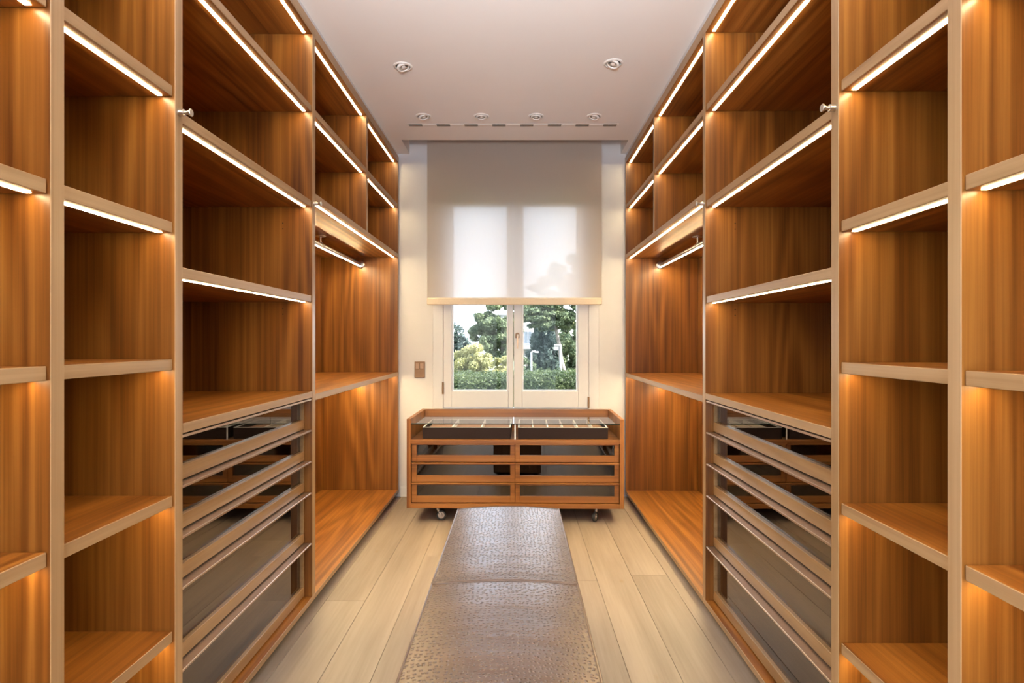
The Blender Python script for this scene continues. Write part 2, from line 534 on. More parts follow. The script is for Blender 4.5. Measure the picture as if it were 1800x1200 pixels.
# ------------------------------------------------------------------ geometry helpers
class MB:
    def __init__(self):
        self.bm = bmesh.new()

    def box(self, x0, x1, y0, y1, z0, z1, bev=0.0, rot=None):
        x0, x1 = min(x0, x1), max(x0, x1)
        y0, y1 = min(y0, y1), max(y0, y1)
        z0, z1 = min(z0, z1), max(z0, z1)
        t = bmesh.new()
        g = bmesh.ops.create_cube(t, size=1.0)
        for v in t.verts:
            v.co = Vector(((v.co.x + .5) * (x1 - x0) + x0, (v.co.y + .5) * (y1 - y0) + y0, (v.co.z + .5) * (z1 - z0) + z0))
        if bev:
            bmesh.ops.bevel(t, geom=list(t.edges), offset=min(bev, 0.45 * min(x1 - x0, y1 - y0, z1 - z0)), segments=1, affect='EDGES', profile=0.5)
        if rot is not None:
            bmesh.ops.transform(t, matrix=rot, verts=t.verts)
        self._merge(t)
        return self

    def _merge(self, t):
        me = bpy.data.meshes.new('tmp')
        t.to_mesh(me)
        t.free()
        self.bm.from_mesh(me)
        bpy.data.meshes.remove(me)

    def poly(self, verts, faces):
        vs = [self.bm.verts.new(v) for v in verts]
        for f in faces:
            try:
                self.bm.faces.new([vs[i] for i in f])
            except ValueError:
                pass
        return self

    def tube(self, p, q, r0, r1=None, seg=16, caps=True):
        r1 = r0 if r1 is None else r1
        p, q = Vector(p), Vector(q)
        d = (q - p).normalized()
        u = d.orthogonal().normalized()
        v = d.cross(u)
        ring = lambda c, r: [c + (u * math.cos(2 * math.pi * i / seg) + v * math.sin(2 * math.pi * i / seg)) * r for i in range(seg)]
        vs = ring(p, r0) + ring(q, r1)
        fs = [(i, (i + 1) % seg, seg + (i + 1) % seg, seg + i) for i in range(seg)]
        if caps:
            fs += [tuple(range(seg - 1, -1, -1)), tuple(range(seg, 2 * seg))]
        return self.poly(vs, fs)

    def lathe(self, prof, centre, axis, seg=24):
        """prof: list of (radius, distance along axis)"""
        c = Vector(centre)
        d = Vector(axis).normalized()
        u = d.orthogonal().normalized()
        v = d.cross(u)
        vs, fs = [], []
        for r, h in prof:
            for i in range(seg):
                an = 2 * math.pi * i / seg
                vs.append(c + d * h + (u * math.cos(an) + v * math.sin(an)) * max(r, 1e-5))
        for k in range(len(prof) - 1):
            for i in range(seg):
                j = (i + 1) % seg
                fs.append((k * seg + i, k * seg + j, (k + 1) * seg + j, (k + 1) * seg + i))
        return self.poly(vs, fs)

    def path(self, pts, r, seg=10, closed=False):
        pts = [Vector(p) for p in pts]
        N = len(pts)
        rr = r if isinstance(r, (list, tuple)) else [r] * N
        vs, fs = [], []
        prev = None
        for k, p in enumerate(pts):
            if closed:
                d = (pts[(k + 1) % N] - pts[k - 1]).normalized()
            else:
                d = (pts[min(k + 1, N - 1)] - pts[max(k - 1, 0)]).normalized()
            u = d.orthogonal().normalized() if prev is None else (prev - d * prev.dot(d)).normalized()
            prev = u
            v = d.cross(u)
            for i in range(seg):
                an = 2 * math.pi * i / seg
                vs.append(p + (u * math.cos(an) + v * math.sin(an)) * rr[k])
        for k in range(N if closed else N - 1):
            for i in range(seg):
                j = (i + 1) % seg
                k2 = (k + 1) % N
                fs.append((k * seg + i, k * seg + j, k2 * seg + j, k2 * seg + i))
        if not closed:
            fs += [tuple(range(seg - 1, -1, -1)), tuple(range((N - 1) * seg, N * seg))]
        return self.poly(vs, fs)

    def build(self, name, mat, parent=None, off=None, smooth=False, label=None):
        bmesh.ops.recalc_face_normals(self.bm, faces=self.bm.faces)
        me = bpy.data.meshes.new(name)
        if off is None and parent is not None:
            off = Vector(parent.get('_o', (0, 0, 0)))
        if off is not None:
            for v in self.bm.verts:
                v.co -= Vector(off)
        self.bm.to_mesh(me)
        self.bm.free()
        me.materials.append(mat)
        if smooth:
            me.polygons.foreach_set('use_smooth', [True] * len(me.polygons))
            try:
                me.set_sharp_from_angle(angle=R(40))
            except Exception:
                pass
        o = bpy.data.objects.new(name, me)
        COL.objects.link(o)
        if parent is not None:
            o.parent = parent
        elif off is not None:
            o.location = off
        if label:
            o['label'] = label
        return o


ORIGINS = {}


def thing(name, label, cat, loc=(0, 0, 0), rz=0.0, group=None, local=False):
    o = bpy.data.objects.new(name, None)
    o.empty_display_size = 0.1
    COL.objects.link(o)
    o.location = loc
    o.rotation_euler = (0, 0, rz)
    o['label'] = label
    o['category'] = cat
    if group:
        o['group'] = group
    o['_o'] = (0.0, 0.0, 0.0) if local else tuple(float(c) for c in loc)
    return o


def sub(parent):
    """mesh parents share the frame of their root"""
    return parent


def part(mb, name, mat, parent, root=None, **k):
    """a mesh in world coordinates put under parent (root = the top-level Empty)"""
    r = root or parent
    o = mb.build(name, mat, None, off=Vector(r.get('_o', (0, 0, 0))), **k)
    o.location = (0, 0, 0)
    o.parent = parent
    return o


def struct(o):
    o['kind'] = 'structure'
    return o


def copy_tree(o, parent=None):
    c = o.copy()
    COL.objects.link(c)
    c.parent = parent
    for ch in list(o.children):
        copy_tree(ch, c)
    return c


# ------------------------------------------------------------------ room shell
YW = 4.323            # inner face of the window wall
YB = -1.30            # wall behind the camera
XL, XR = -1.500, 1.395
ZC = 2.602
AL, AR = 0.8993, 0.8193   # front planes of the two wardrobe runs
DL, DR = 0.580, 0.545     # inside depths

struct(MB().box(XL - .15, XL, YB - .2, YW + .3, -.3, 5.2).build('wall_left', M['paint']))
struct(MB().box(XR, XR + .15, YB - .2, YW + .3, -.3, 5.2).build('wall_right', M['paint']))
# window wall with its opening
FX0, FX1, FZ0, FZ1 = -0.640, 0.622, 0.625, 2.400
mb = MB()
mb.box(XL, FX0, YW, YW + .3, -.3, 5.2)
mb.box(FX1, XR, YW, YW + .3, -.3, 5.2)
mb.box(FX0, FX1, YW, YW + .3, -.3, FZ0)
mb.box(FX0, FX1, YW, YW + .3, FZ1, 5.2)
struct(mb.build('wall_front', M['paint']))
# wall behind the camera with a tall opening to the daylight
BX0, BX1, BZ0, BZ1 = -1.40, 0.75, 0.12, 2.48
mb = MB()
mb.box(XL, BX0, YB - .2, YB, -.3, 5.2)
mb.box(BX1, XR, YB - .2, YB, -.3, 5.2)
mb.box(BX0, BX1, YB - .2, YB, -.3, BZ0)
mb.box(BX0, BX1, YB - .2, YB, BZ1, 5.2)
struct(mb.build('wall_back', M['paint']))
# ceiling with the blind pocket before the window
PX0, PX1, PY = -0.817, 0.787, 4.023
mb = MB()
mb.box(XL, XR, YB, PY, ZC, ZC + .20)
mb.box(XL, PX0, PY, YW, ZC, ZC + .20)
mb.box(PX1, XR, PY, YW, ZC, ZC + .20)
mb.box(XL, XR, PY - .3, YW, ZC + .20, ZC + .30)
struct(mb.build('ceiling', M['ceiling']))
struct(MB().box(XL - .15, XR + .15, YB - .2, YW + .3, 5.2, 5.35).build('roof', M['roof']))

# floor: joists below, every plank a piece
fl = MB().box(XL, XR, YB, YW, -.30, -.012).build('floor', M['subfloor'])
struct(fl)
PW = 0.181
k0 = int(math.floor((XL - .214) / PW))
k1 = int(math.ceil((XR - .214) / PW))
cache = {}
for k in range(k0, k1):
    xa, xb = max(XL, .214 + PW * k), min(XR, .214 + PW * (k + 1))
    if xb - xa < .02:
        continue
    y = YB
    ends = [YB, .6 + random.uniform(-.5, .3), 3.0 + random.uniform(-.5, .5), YW]
    if k % 2:
        ends = [YB, 1.75 + random.uniform(-.5, .5), YW]
    for ya, yb in zip(ends, ends[1:]):
        o = MB().box(xa + .0006, xb - .0006, ya + .0006, yb - .0006, -.012, 0.0, bev=.0009).build('plank', M['oak'], None, off=Vector(((xa + xb) / 2, (ya + yb) / 2, 0)))
        o.parent = fl

# baseboards
struct(MB().box(-AL + .012, AR - .012, YW - .013, YW, 0, .079, bev=.003).build('baseboard_front', M['lacquer']))
# scribe strips between wardrobes and ceiling
struct(MB().box(-AL - .03, -AL - .006, .08, YW, 2.579, ZC).build('trim_1', M['lacquer']))
struct(MB().box(AR + .006, AR + .03, .04, YW, 2.573, ZC).build('trim_2', M['lacquer']))

# ------------------------------------------------------------------ window
def zw(y, d=YW):
    return EYE + (598.5 - y) * d / 1000.0


def xw(x, d=YW):
    return (x - 909.0) * d / 1000.0


win = MB()
win.box(FX0, xw(779.2), YW - .006, YW + .085, FZ0, FZ1, bev=.002)
win.box(xw(1034.6), FX1, YW - .006, YW + .085, FZ0, FZ1, bev=.002)
win.box(xw(779.2), xw(1034.6), YW - .006, YW + .085, FZ0, zw(717.6), bev=.002)
win.box(xw(779.2), xw(1034.6), YW - .006, YW + .085, 2.305, FZ1, bev=.002)
win.box(xw(779.2), xw(1034.6), YW + .06, YW + .085, 2.28, 2.31)
window = struct(win.build('window_1', M['lacquer']))


def sash(xa, xb, ga, gb, name):
    zb, zt = zw(716.2), 2.302
    gz0, gz1 = zw(687.2), zw(360.5)
    y0, y1 = YW - .020, YW + .050
    s = MB()
    s.box(xa, ga, y0, y1, zb, zt, bev=.003)
    s.box(gb, xb, y0, y1, zb, zt, bev=.003)
    s.box(ga, gb, y0, y1, zb, gz0, bev=.003)
    s.box(ga, gb, y0, y1, gz1, zt, bev=.003)
    so = s.build(name, M['lacquer'])
    so.parent = window
    t = .012
    q = MB()
    yb0, yb1 = YW - .008, YW + .012
    q.box(ga, ga + t, yb0, yb1, gz0, gz1, bev=.004)
    q.box(gb - t, gb, yb0, yb1, gz0, gz1, bev=.004)
    q.box(ga + t, gb - t, yb0, yb1, gz0, gz0 + t, bev=.004)
    q.box(ga + t, gb - t, yb0, yb1, gz1 - t, gz1, bev=.004)
    qo = q.build('glazing_bead', M['bead'])
    qo.parent = so
    g = MB().box(ga - .004, gb + .004, YW + .014, YW + .018, gz0 - .004, gz1 + .004).build('glass_pane', M['pane'])
    g.parent = so
    return so


s1 = sash(xw(780.0), xw(902.2), xw(794.5), xw(893.5), 'sash')
s2 = sash(xw(903.2), xw(1034.0), xw(917.5), xw(1015.5), 'sash')
# handle on the right sash
hb = MB()
hx, hz = xw(909.5, YW - .03), zw(588, YW - .03)
hb.lathe([(0.0, .010), (.013, .010), (.016, .006), (.016, 0.0)], (hx, YW - .020, hz), (0, -1, 0), 20)
hb.box(hx - .016, hx + .016, YW - .030, YW - .020, hz - .026, hz, bev=.003)
h = hb.build('handle_plate', M['darkbronze'], smooth=True)
h.parent = s2
hl = MB()
hl.path([(hx, YW - .028, hz - .002), (hx, YW - .050, hz - .004), (hx, YW - .062, hz - .016), (hx, YW - .062, hz - .105)], [.0065, .0065, .007, .006], 10)
h2 = hl.build('handle_lever', M['bronze'], smooth=True, label='slim champagne metal lever pointing down')
h2.parent = s2
for hxp, ya, yb in ((779.4, 671, 692), (1033.8, 697, 716)):
    hg = MB()
    hg.tube((xw(hxp), YW - .024, zw(yb)), (xw(hxp), YW - .024, zw(ya)), .0075, seg=12)
    hg.tube((xw(hxp), YW - .024, zw((ya + yb) / 2) - .002), (xw(hxp), YW - .024, zw((ya + yb) / 2) + .002), .0082, seg=12)
    ho = hg.build('hinge', M['darkbronze'], smooth=True)
    ho.parent = window

# opening behind the camera: plain glazed frame
mb = MB()
for xa, xb, za, zb in ((BX0, BX0 + .07, BZ0, BZ1), (BX1 - .07, BX1, BZ0, BZ1), (BX0 + .07, BX1 - .07, BZ0, BZ0 + .07),
                       (BX0 + .07, BX1 - .07, BZ1 - .07, BZ1), (-.36, -.29, BZ0 + .07, BZ1 - .07)):
    mb.box(xa, xb, YB - .12, YB - .05, za, zb, bev=.004)
w2 = struct(mb.build('window_2', M['lacquer']))
for xa, xb in ((BX0 + .07, -.36), (-.29, BX1 - .07)):
    g = MB().box(xa, xb, YB - .088, YB - .082, BZ0 + .07, BZ1 - .07).build('glass_pane', M['pane'])
    g.parent = w2

# ------------------------------------------------------------------ wardrobe runs
PT = 0.034
Z = dict(top=2.531, b=2.188, c=1.770, e=1.3533, d=.9345,
         A=1.8246, B=1.4665, C=1.1065, D=.7485, E=.3925, bc=1.811, bm=.9185)
ST = .0285
LEDW = .0115
RUNS = {
    -1: dict(a=AL, dep=DL, p1=(2.4998, 2.535), p2=(1.4963, 1.5303), p3=(1.0967, 1.1307), p4=(.100, .134), end=4.289, div=(3.404, 3.438), dz=0.0, rod=.28),
    1: dict(a=AR, dep=DR, p1=(2.477, 2.512), p2=(1.4505, 1.4848), p3=(1.0500, 1.0838), p4=(.055, .089), end=4.289, div=(3.404, 3.438), dz=-.006, rod=.26),
}


class Side:
    def __init__(s, sgn):
        s.s = sgn
        s.__dict__.update(RUNS[sgn])

    def X(s, u):
        return s.s * (s.a + u)

    def box(s, mb, u0, u1, y0, y1, z0, z1, bev=.0012):
        return mb.box(s.X(u0), s.X(u1), y0, y1, z0 + s.dz, z1 + s.dz, bev=bev)


def unit(sd, y0, y1, label, extra_end=False):
    """carcass from the near face y0 to the far face y1 of its near panel / next panel"""
    loc = (sd.X(sd.dep / 2), (y0 + y1) / 2, 0)
    return thing('shelving_unit', label, 'wardrobe', loc, group='lit walnut storage bays along the aisle')


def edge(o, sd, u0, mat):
    """paler lipping, daylight put into its colour, on faces that look into the aisle"""
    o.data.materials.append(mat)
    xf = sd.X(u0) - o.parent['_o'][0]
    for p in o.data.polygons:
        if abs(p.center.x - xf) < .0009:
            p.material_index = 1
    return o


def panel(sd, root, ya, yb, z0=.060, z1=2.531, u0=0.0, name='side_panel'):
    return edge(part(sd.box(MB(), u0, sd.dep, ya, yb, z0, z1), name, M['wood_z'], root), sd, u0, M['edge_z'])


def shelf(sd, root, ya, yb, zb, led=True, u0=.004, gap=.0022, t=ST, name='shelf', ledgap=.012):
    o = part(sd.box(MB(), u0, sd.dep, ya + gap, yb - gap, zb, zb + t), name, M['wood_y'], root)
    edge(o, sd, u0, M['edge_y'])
    if led:
        strip(sd, root, o, ya + ledgap, yb - ledgap, zb)
    return o


def strip(sd, root, parent, ya, yb, zb, u=.033):
    m_ = sd.box(MB(), u - LEDW / 2, u + LEDW / 2, ya, yb, zb - .0016, zb + .004, bev=0)
    return part(m_, 'led_strip', M['led'], parent, root, label='glowing warm white light strip')


def carcass(sd, root, ya, yb, yi0, yi1):
    """top, bottom, plinth, back: ya-yb outer, yi0-yi1 between the panels"""
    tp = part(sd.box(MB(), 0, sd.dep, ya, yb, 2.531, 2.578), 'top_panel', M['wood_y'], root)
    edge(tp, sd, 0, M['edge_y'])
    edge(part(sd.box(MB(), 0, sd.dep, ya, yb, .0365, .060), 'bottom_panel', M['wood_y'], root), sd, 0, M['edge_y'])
    part(sd.box(MB(), .055, .075, ya, yb, .0065, .0365, bev=0), 'plinth', M['plinth'], root)
    part(sd.box(MB(), sd.dep, sd.dep + .010, ya, yb, .0365, 2.578), 'back_panel', M['wood_z'], root)
    return tp


def knob(sd, root, parent, ymid, z):
    m_ = MB()
    ax = (-sd.s, 0, 0)
    m_.lathe([(0, 0), (.0092, 0), (.0092, .013), (.0090, .0140), (.0058, .0150), (.0050, .020), (.0058, .0245), (.0098, .030), (.0100, .0325), (.0095, .0335), (0, .0335)],
             (sd.X(0), ymid, z), ax, 20)
    return part(m_, 'knob', M['steel'], parent, root, smooth=True, label='small turned steel peg knob')


def rod(sd, root, ya, yb, z, under):
    u = sd.rod
    x = sd.X(u)
    m_ = MB().tube((x, ya, z), (x, yb, z), .0145, seg=20)
    ro = part(m_, 'hanging_rod', M['steel'], root, smooth=True)
    part(MB().box(x - .0048, x + .0048, ya + .02, yb - .022, z - .0162, z - .0125, bev=0), 'led_strip', M['rodled'], ro, root, label='light strip set into the underside of the rod')
    for yy, dr in ((yb, -1), (ya, 1)):
        part(MB().lathe([(0, 0), (.030, 0), (.030, .004), (.026, .007), (.019, .008), (.019, .018), (0, .018)], (x, yy, z), (0, dr, 0), 24), 'flange', M['steel'], ro, root, smooth=True)
    ym = (ya + yb) / 2
    b_ = MB()
    b_.lathe([(0, 0), (.032, 0), (.032, .003), (.028, .005), (0, .005)], (x, ym, under), (0, 0, -1), 20)
    b_.tube((x, ym, under - .003), (x, ym, z + .014), .0045, seg=10)
    b_.lathe([(.0147, -.008), (.0172, -.008), (.0172, .008), (.0147, .008)], (x, ym, z), (0, 1, 0), 20)
    part(b_, 'rod_bracket', M['steel'], ro, root, smooth=True)
    return ro


def pins(sd, root, parent, yface, zs, us=(.13,)):
    for z in zs:
        for u in us:
            m_ = MB().tube((sd.X(u), yface + .002, z + sd.dz), (sd.X(u), yface - .0006, z + sd.dz), .0028, seg=8)
            part(m_, 'pin_hole', M['dark'], parent, root)


def drawer(sd, root, y0, y1, z0, z1):
    """glass fronted drawer between z0 and z1, faces the aisle"""
    f0, f1 = .034, .056
    ya, yb = y0 + .005, y1 - .005
    m_ = MB()
    sd.box(m_, f0, f1, ya, yb, z0 + .003, z0 + .043)          # deep bottom rail
    sd.box(m_, f0, f1, ya, yb, z1 - .018, z1 - .0045)         # slim top rail
    sd.box(m_, f0, f1, ya, ya + .009, z0 + .043, z1 - .018, bev=.0005)
    sd.box(m_, f0, f1, yb - .009, yb, z0 + .043, z1 - .018, bev=.0005)
    d = part(m_, 'drawer', M['front_y'], root)
    part(sd.box(MB(), f1 - .008, f1 - .003, ya + .009, yb - .009, z0 + .043, z1 - .018, bev=0), 'glass_pane', M['smoke'], d, root)
    lip = MB()
    sd.box(lip, .004, f1, ya - .002, yb + .002, z1 - .0045, z1 - .0010, bev=.0006)
    sd.box(lip, .003, .0065, ya - .002, yb + .002, z1 - .0085, z1 - .0008, bev=.001)
    part(lip, 'pull', M['bronze'], d, root, label='thin champagne metal pull along the drawer top')
    bx = MB()
    zb = z0 + .012
    hi = z1 - .030
    sd.box(bx, f1 + .001, .500, ya + .012, yb - .012, zb, zb + .008, bev=0)
    sd.box(bx, f1 + .001, .500, ya + .012, ya + .024, zb + .008, hi, bev=0)
    sd.box(bx, f1 + .001, .500, yb - .024, yb - .012, zb + .008, hi, bev=0)
    sd.box(bx, .488, .500, ya + .024, yb - .024, zb + .008, hi, bev=0)
    part(bx, 'drawer_box', M['drawerbox'], d, root)
    return d


DRAWER_Z = [.931, .794, .657, .519, .297, .062]
side_word = {-1: 'left', 1: 'right'}
for sgn in (-1, 1):
    sd = Side(sgn)
    w_ = side_word[sgn]
    extra = 'at the window wall'
    # --- bay next to the window: hanging rods
    y0, y1 = sd.p1[1], sd.end
    u1 = unit(sd, sd.p1[1], YW, f'walnut bay with lit hanging rods on {w_} side, {extra}')
    tp = carcass(sd, u1, sd.p1[1], YW - .002, y0, y1)
    panel(sd, u1, sd.end, YW - .002)
    dv = panel(sd, u1, sd.div[0], sd.div[1], z0=Z['bc'] + ST, u0=.002, name='divider')
    strip(sd, u1, tp, y0 + .012, sd.div[0] - .012, 2.531)
    strip(sd, u1, tp, sd.div[1] + .012, y1 - .012, 2.531)
    shelf(sd, u1, y0, sd.div[0], Z['b'])
    shelf(sd, u1, sd.div[1], y1, Z['b'])
    shelf(sd, u1, y0, y1, Z['bc'], u0=0.0, gap=.0005)
    shelf(sd, u1, y0, y1, Z['bm'], u0=0.0, gap=.0005)
    rod(sd, u1, y0, y1, 1.757 + sd.dz, Z['bc'] + sd.dz)
    rod(sd, u1, y0, y1, Z['bm'] - .054 + sd.dz, Z['bm'] + sd.dz)
    # --- drawer bay
    y0, y1 = sd.p2[1], sd.p1[0]
    u2 = unit(sd, sd.p2[1], sd.p1[1], f'wide walnut bay with five glass drawers under lit shelves, {w_} side')
    tp = carcass(sd, u2, sd.p2[1], sd.p1[1], y0, y1)
    pp = panel(sd, u2, sd.p1[0], sd.p1[1])
    knob(sd, u2, pp, sum(sd.p1) / 2, 1.790 + sd.dz)
    pins(sd, u2, pp, sd.p1[0], (1.70, 1.675, 1.325, 1.30))
    strip(sd, u2, tp, y0 + .012, y1 - .012, 2.531)
    shelf(sd, u2, y0, y1, Z['b'])
    shelf(sd, u2, y0, y1, Z['c'])
    shelf(sd, u2, y0, y1, Z['e'])
    shelf(sd, u2, y0, y1, Z['d'], led=False, u0=0.0, t=.027, gap=.0015)
    for i in range(5):
        drawer(sd, u2, y0, y1, DRAWER_Z[i + 1], DRAWER_Z[i])
    # --- narrow shelf bay
    y0, y1 = sd.p3[1], sd.p2[0]
    u3 = unit(sd, sd.p3[0], sd.p2[1], f'narrow walnut bay of lit cubbies on {w_} side, before the drawers')
    tp = carcass(sd, u3, sd.p3[0], sd.p2[1], y0, y1)
    pp = panel(sd, u3, sd.p2[0], sd.p2[1])
    knob(sd, u3, pp, sum(sd.p2) / 2 , 1.790 + sd.dz)
    panel(sd, u3, sd.p3[0], sd.p3[1])
    strip(sd, u3, tp, y0 + .012, y1 - .012, 2.531)
    for kz in ('b', 'A', 'B', 'C', 'D', 'E'):
        shelf(sd, u3, y0, y1, Z[kz], u0=.006)
    # --- nearest bay, cut by the frame
    y0, y1 = sd.p4[1], sd.p3[0]
    u4 = unit(sd, sd.p4[0], sd.p3[0], f'walnut shelf bay cut off by the {w_} picture edge')
    tp = carcass(sd, u4, sd.p4[0], sd.p3[0], y0, y1)
    panel(sd, u4, sd.p4[0], sd.p4[1])
    strip(sd, u4, tp, y0 + .012, y1 - .012, 2.531)
    for kz in ('b', 'A', 'B', 'C', 'D', 'E'):
        shelf(sd, u4, y0, y1, Z[kz], u0=.006)

# ------------------------------------------------------------------ roller blind
BYB = 4.20
bl = thing('roller_blind', 'cream screen roller blind half lowered over the window', 'blind', (-.02, BYB, 2.72))
bx0, bx1 = -.664, .624
fb = MB()
nx, nzq = 12, 24
vs, fs = [], []
for j in range(nzq + 1):
    for i in range(nx + 1):
        xx = bx0 + (bx1 - bx0) * i / nx
        zz = 1.498 + (2.735 - 1.498) * j / nzq
        vs.append((xx, BYB + .0015 * math.sin(i * 1.7) * math.sin(j * .4), zz))
for j in range(nzq):
    for i in range(nx):
        q = j * (nx + 1) + i
        fs.append((q, q + 1, q + nx + 2, q + nx + 1))
fb.poly(vs, fs)
part(fb, 'fabric', M['blind'], bl, smooth=True)
part(MB().box(bx0 - .001, bx1 + .001, BYB - .011, BYB + .011, 1.447, 1.500, bev=.006), 'bottom_bar', M['blindbar'], bl)
part(MB().tube((bx0, BYB + .026, 2.735), (bx1, BYB + .026, 2.735), .026, seg=24), 'roller_tube', M['lacquer'], bl, smooth=True)
part(MB().box(bx0 - .02, bx0 - .005, BYB - .01, BYB + .06, 2.70, ZC + .20).box(bx1 + .005, bx1 + .02, BYB - .01, BYB + .06, 2.70, ZC + .20), 'bracket', M['steel'], bl)

# ------------------------------------------------------------------ light switch
x0, x1 = xw(728.8), xw(747.2)
z0, z1 = zw(663.6), zw(635.2)
sw = thing('light_switch', 'bronze wall switch plate left of the window', 'switch', ((x0 + x1) / 2, YW, (z0 + z1) / 2))
part(MB().box(x0, x1, YW - .008, YW - .0005, z0, z1, bev=.002), 'plate', M['darkbronze'], sw)
xm = (x0 + x1) / 2
for xa, xb in ((x0 + .010, xm - .003), (xm + .003, x1 - .010)):
    part(MB().box(xa, xb, YW - .013, YW - .008, (z0 + z1) / 2 + .006, z1 - .012, bev=.002), 'rocker', M['bronzekey'], sw, label='paler bronze rocker')

# ------------------------------------------------------------------ downlights and slot vent
def downlight(x, y, label, tilt):
    t_ = thing('downlight', label, 'ceiling light', (x, y, ZC), group='recessed ceiling spotlights')
    dn = (0, 0, -1)
    part(MB().lathe([(.049, 0), (.049, .003), (.046, .0055), (.040, .006), (.038, .003), (.038, 0)], (x, y, ZC), dn, 32), 'trim_ring', M['trimwhite'], t_, smooth=True)
    part(MB().lathe([(.0378, .0008), (0, .0008)], (x, y, ZC), dn, 28), 'recess', M['slot'], t_)
    tx, ty = tilt
    d = Vector((tx, ty, -1)).normalized()
    c_ = Vector((x, y, ZC - .0015)) + Vector((tx, ty, 0)) * .004
    g = part(MB().lathe([(.0335, -.001), (.0335, .007), (.031, .010), (.026, .010), (.024, .006)], c_, d, 28), 'gimbal', M['trimwhite'], t_, smooth=True)
    part(MB().lathe([(.025, .006), (.015, .003), (.010, .003)], c_, d, 24), 'reflector', M['reflector'], g, t_, smooth=True)
    part(MB().lathe([(.0115, .003), (.011, .008), (.006, .0105), (0, .0112)], c_, d, 20), 'lens', M['lens'], g, t_, smooth=True)
    return t_


downlight(-.590, 2.941, 'ceiling spot nearer the viewer, at left', (.35, -.1))
downlight(.4915, 2.908, 'ceiling spot nearer the viewer, at right', (-.35, -.1))
for x, lab, tl in ((-.592, 'leftmost spot of the four along the ceiling slot vent', .3), (-.2255, 'second spot from the left along the ceiling slot vent', .05),
                   (.120, 'third spot from the left along the ceiling slot vent', -.05), (.4865, 'rightmost spot of the four along the ceiling slot vent', -.3)):
    downlight(x, 3.596, lab, (tl, -.05))

vy = 3.741
vt = thing('slot_vent', 'long linear air vent with dashed slots in the ceiling before the window', 'vent', (-.026, vy, ZC))
vx0 = -.711
vw, vp = .0875, .1825
part(MB().box(vx0 - .012, vx0 + 7 * vp + vw + .012, vy - .022, vy + .022, ZC - .0025, ZC - .0002, bev=.001), 'frame', M['trimwhite'], vt)
for i in range(8):
    xa = vx0 + vp * i
    s_ = part(MB().box(xa, xa + vw, vy - .016, vy + .016, ZC - .0034, ZC - .0026, bev=0), 'slot', M['slot'], vt)
    part(MB().box(xa, xa + vw, vy - .0022, vy + .0022, ZC - .0052, ZC - .0034, bev=0), 'blade', M['reflector'], s_, vt)
    if i < 7:
        part(MB().box(xa + vw + .003, xa + vp - .003, vy - .015, vy + .015, ZC - .0042, ZC - .0026, bev=.0006), 'blank_plate', M['trimwhite'], vt)

# ------------------------------------------------------------------ rolling chest
CX, CY = -.0092, 3.955
chest = thing('rolling_chest', 'low walnut chest on casters with glass top, under the window', 'chest', (CX, CY, 0), rz=R(-0.9), local=True)
HW, HD, CT = 1.407 / 2, .275, .0265


def cpart(mb, name, mat, parent, **k):
    o = mb.build(name, mat, None, off=None, **k)
    o.parent = parent
    return o


ZB, ZT = .098, .676
cpart(MB().box(-HW, -HW + CT, -HD, HD, ZB, ZT, bev=.0012), 'side_panel', M['chest_z'], chest)
cpart(MB().box(HW - CT, HW, -HD, HD, ZB, ZT, bev=.0012), 'side_panel', M['chest_z'], chest)
cpart(MB().box(-HW + CT, HW - CT, -HD, HD, ZB, .1275, bev=.0012), 'bottom_panel', M['chest_x'], chest)
cpart(MB().box(-HW + CT, HW - CT, HD - .0265, HD, .1275, ZT, bev=.0012), 'back_panel', M['chest_x'], chest)
cpart(MB().box(-HW + CT, HW - CT, -HD + .001, HD - .0265, .517, .5425, bev=.001), 'shelf', M['chest_x'], chest)
cpart(MB().box(-.008, .008, -HD + .03, HD - .03, .1275, .517, bev=0), 'partition', M['drawerbox'], chest)
# glass top resting in a groove between the sides
gl = cpart(MB().box(-HW + CT - .002, HW - CT + .002, -HD + .004, HD - .028, .6415, .6475, bev=0), 'glass_top', M['clear'], chest)
cpart(MB().box(-HW + CT, HW - CT, -HD + .0025, -HD + .004, .6415, .6475, bev=0), 'glass_edge', M['glassedge'], gl, label='dark green polished front edge')
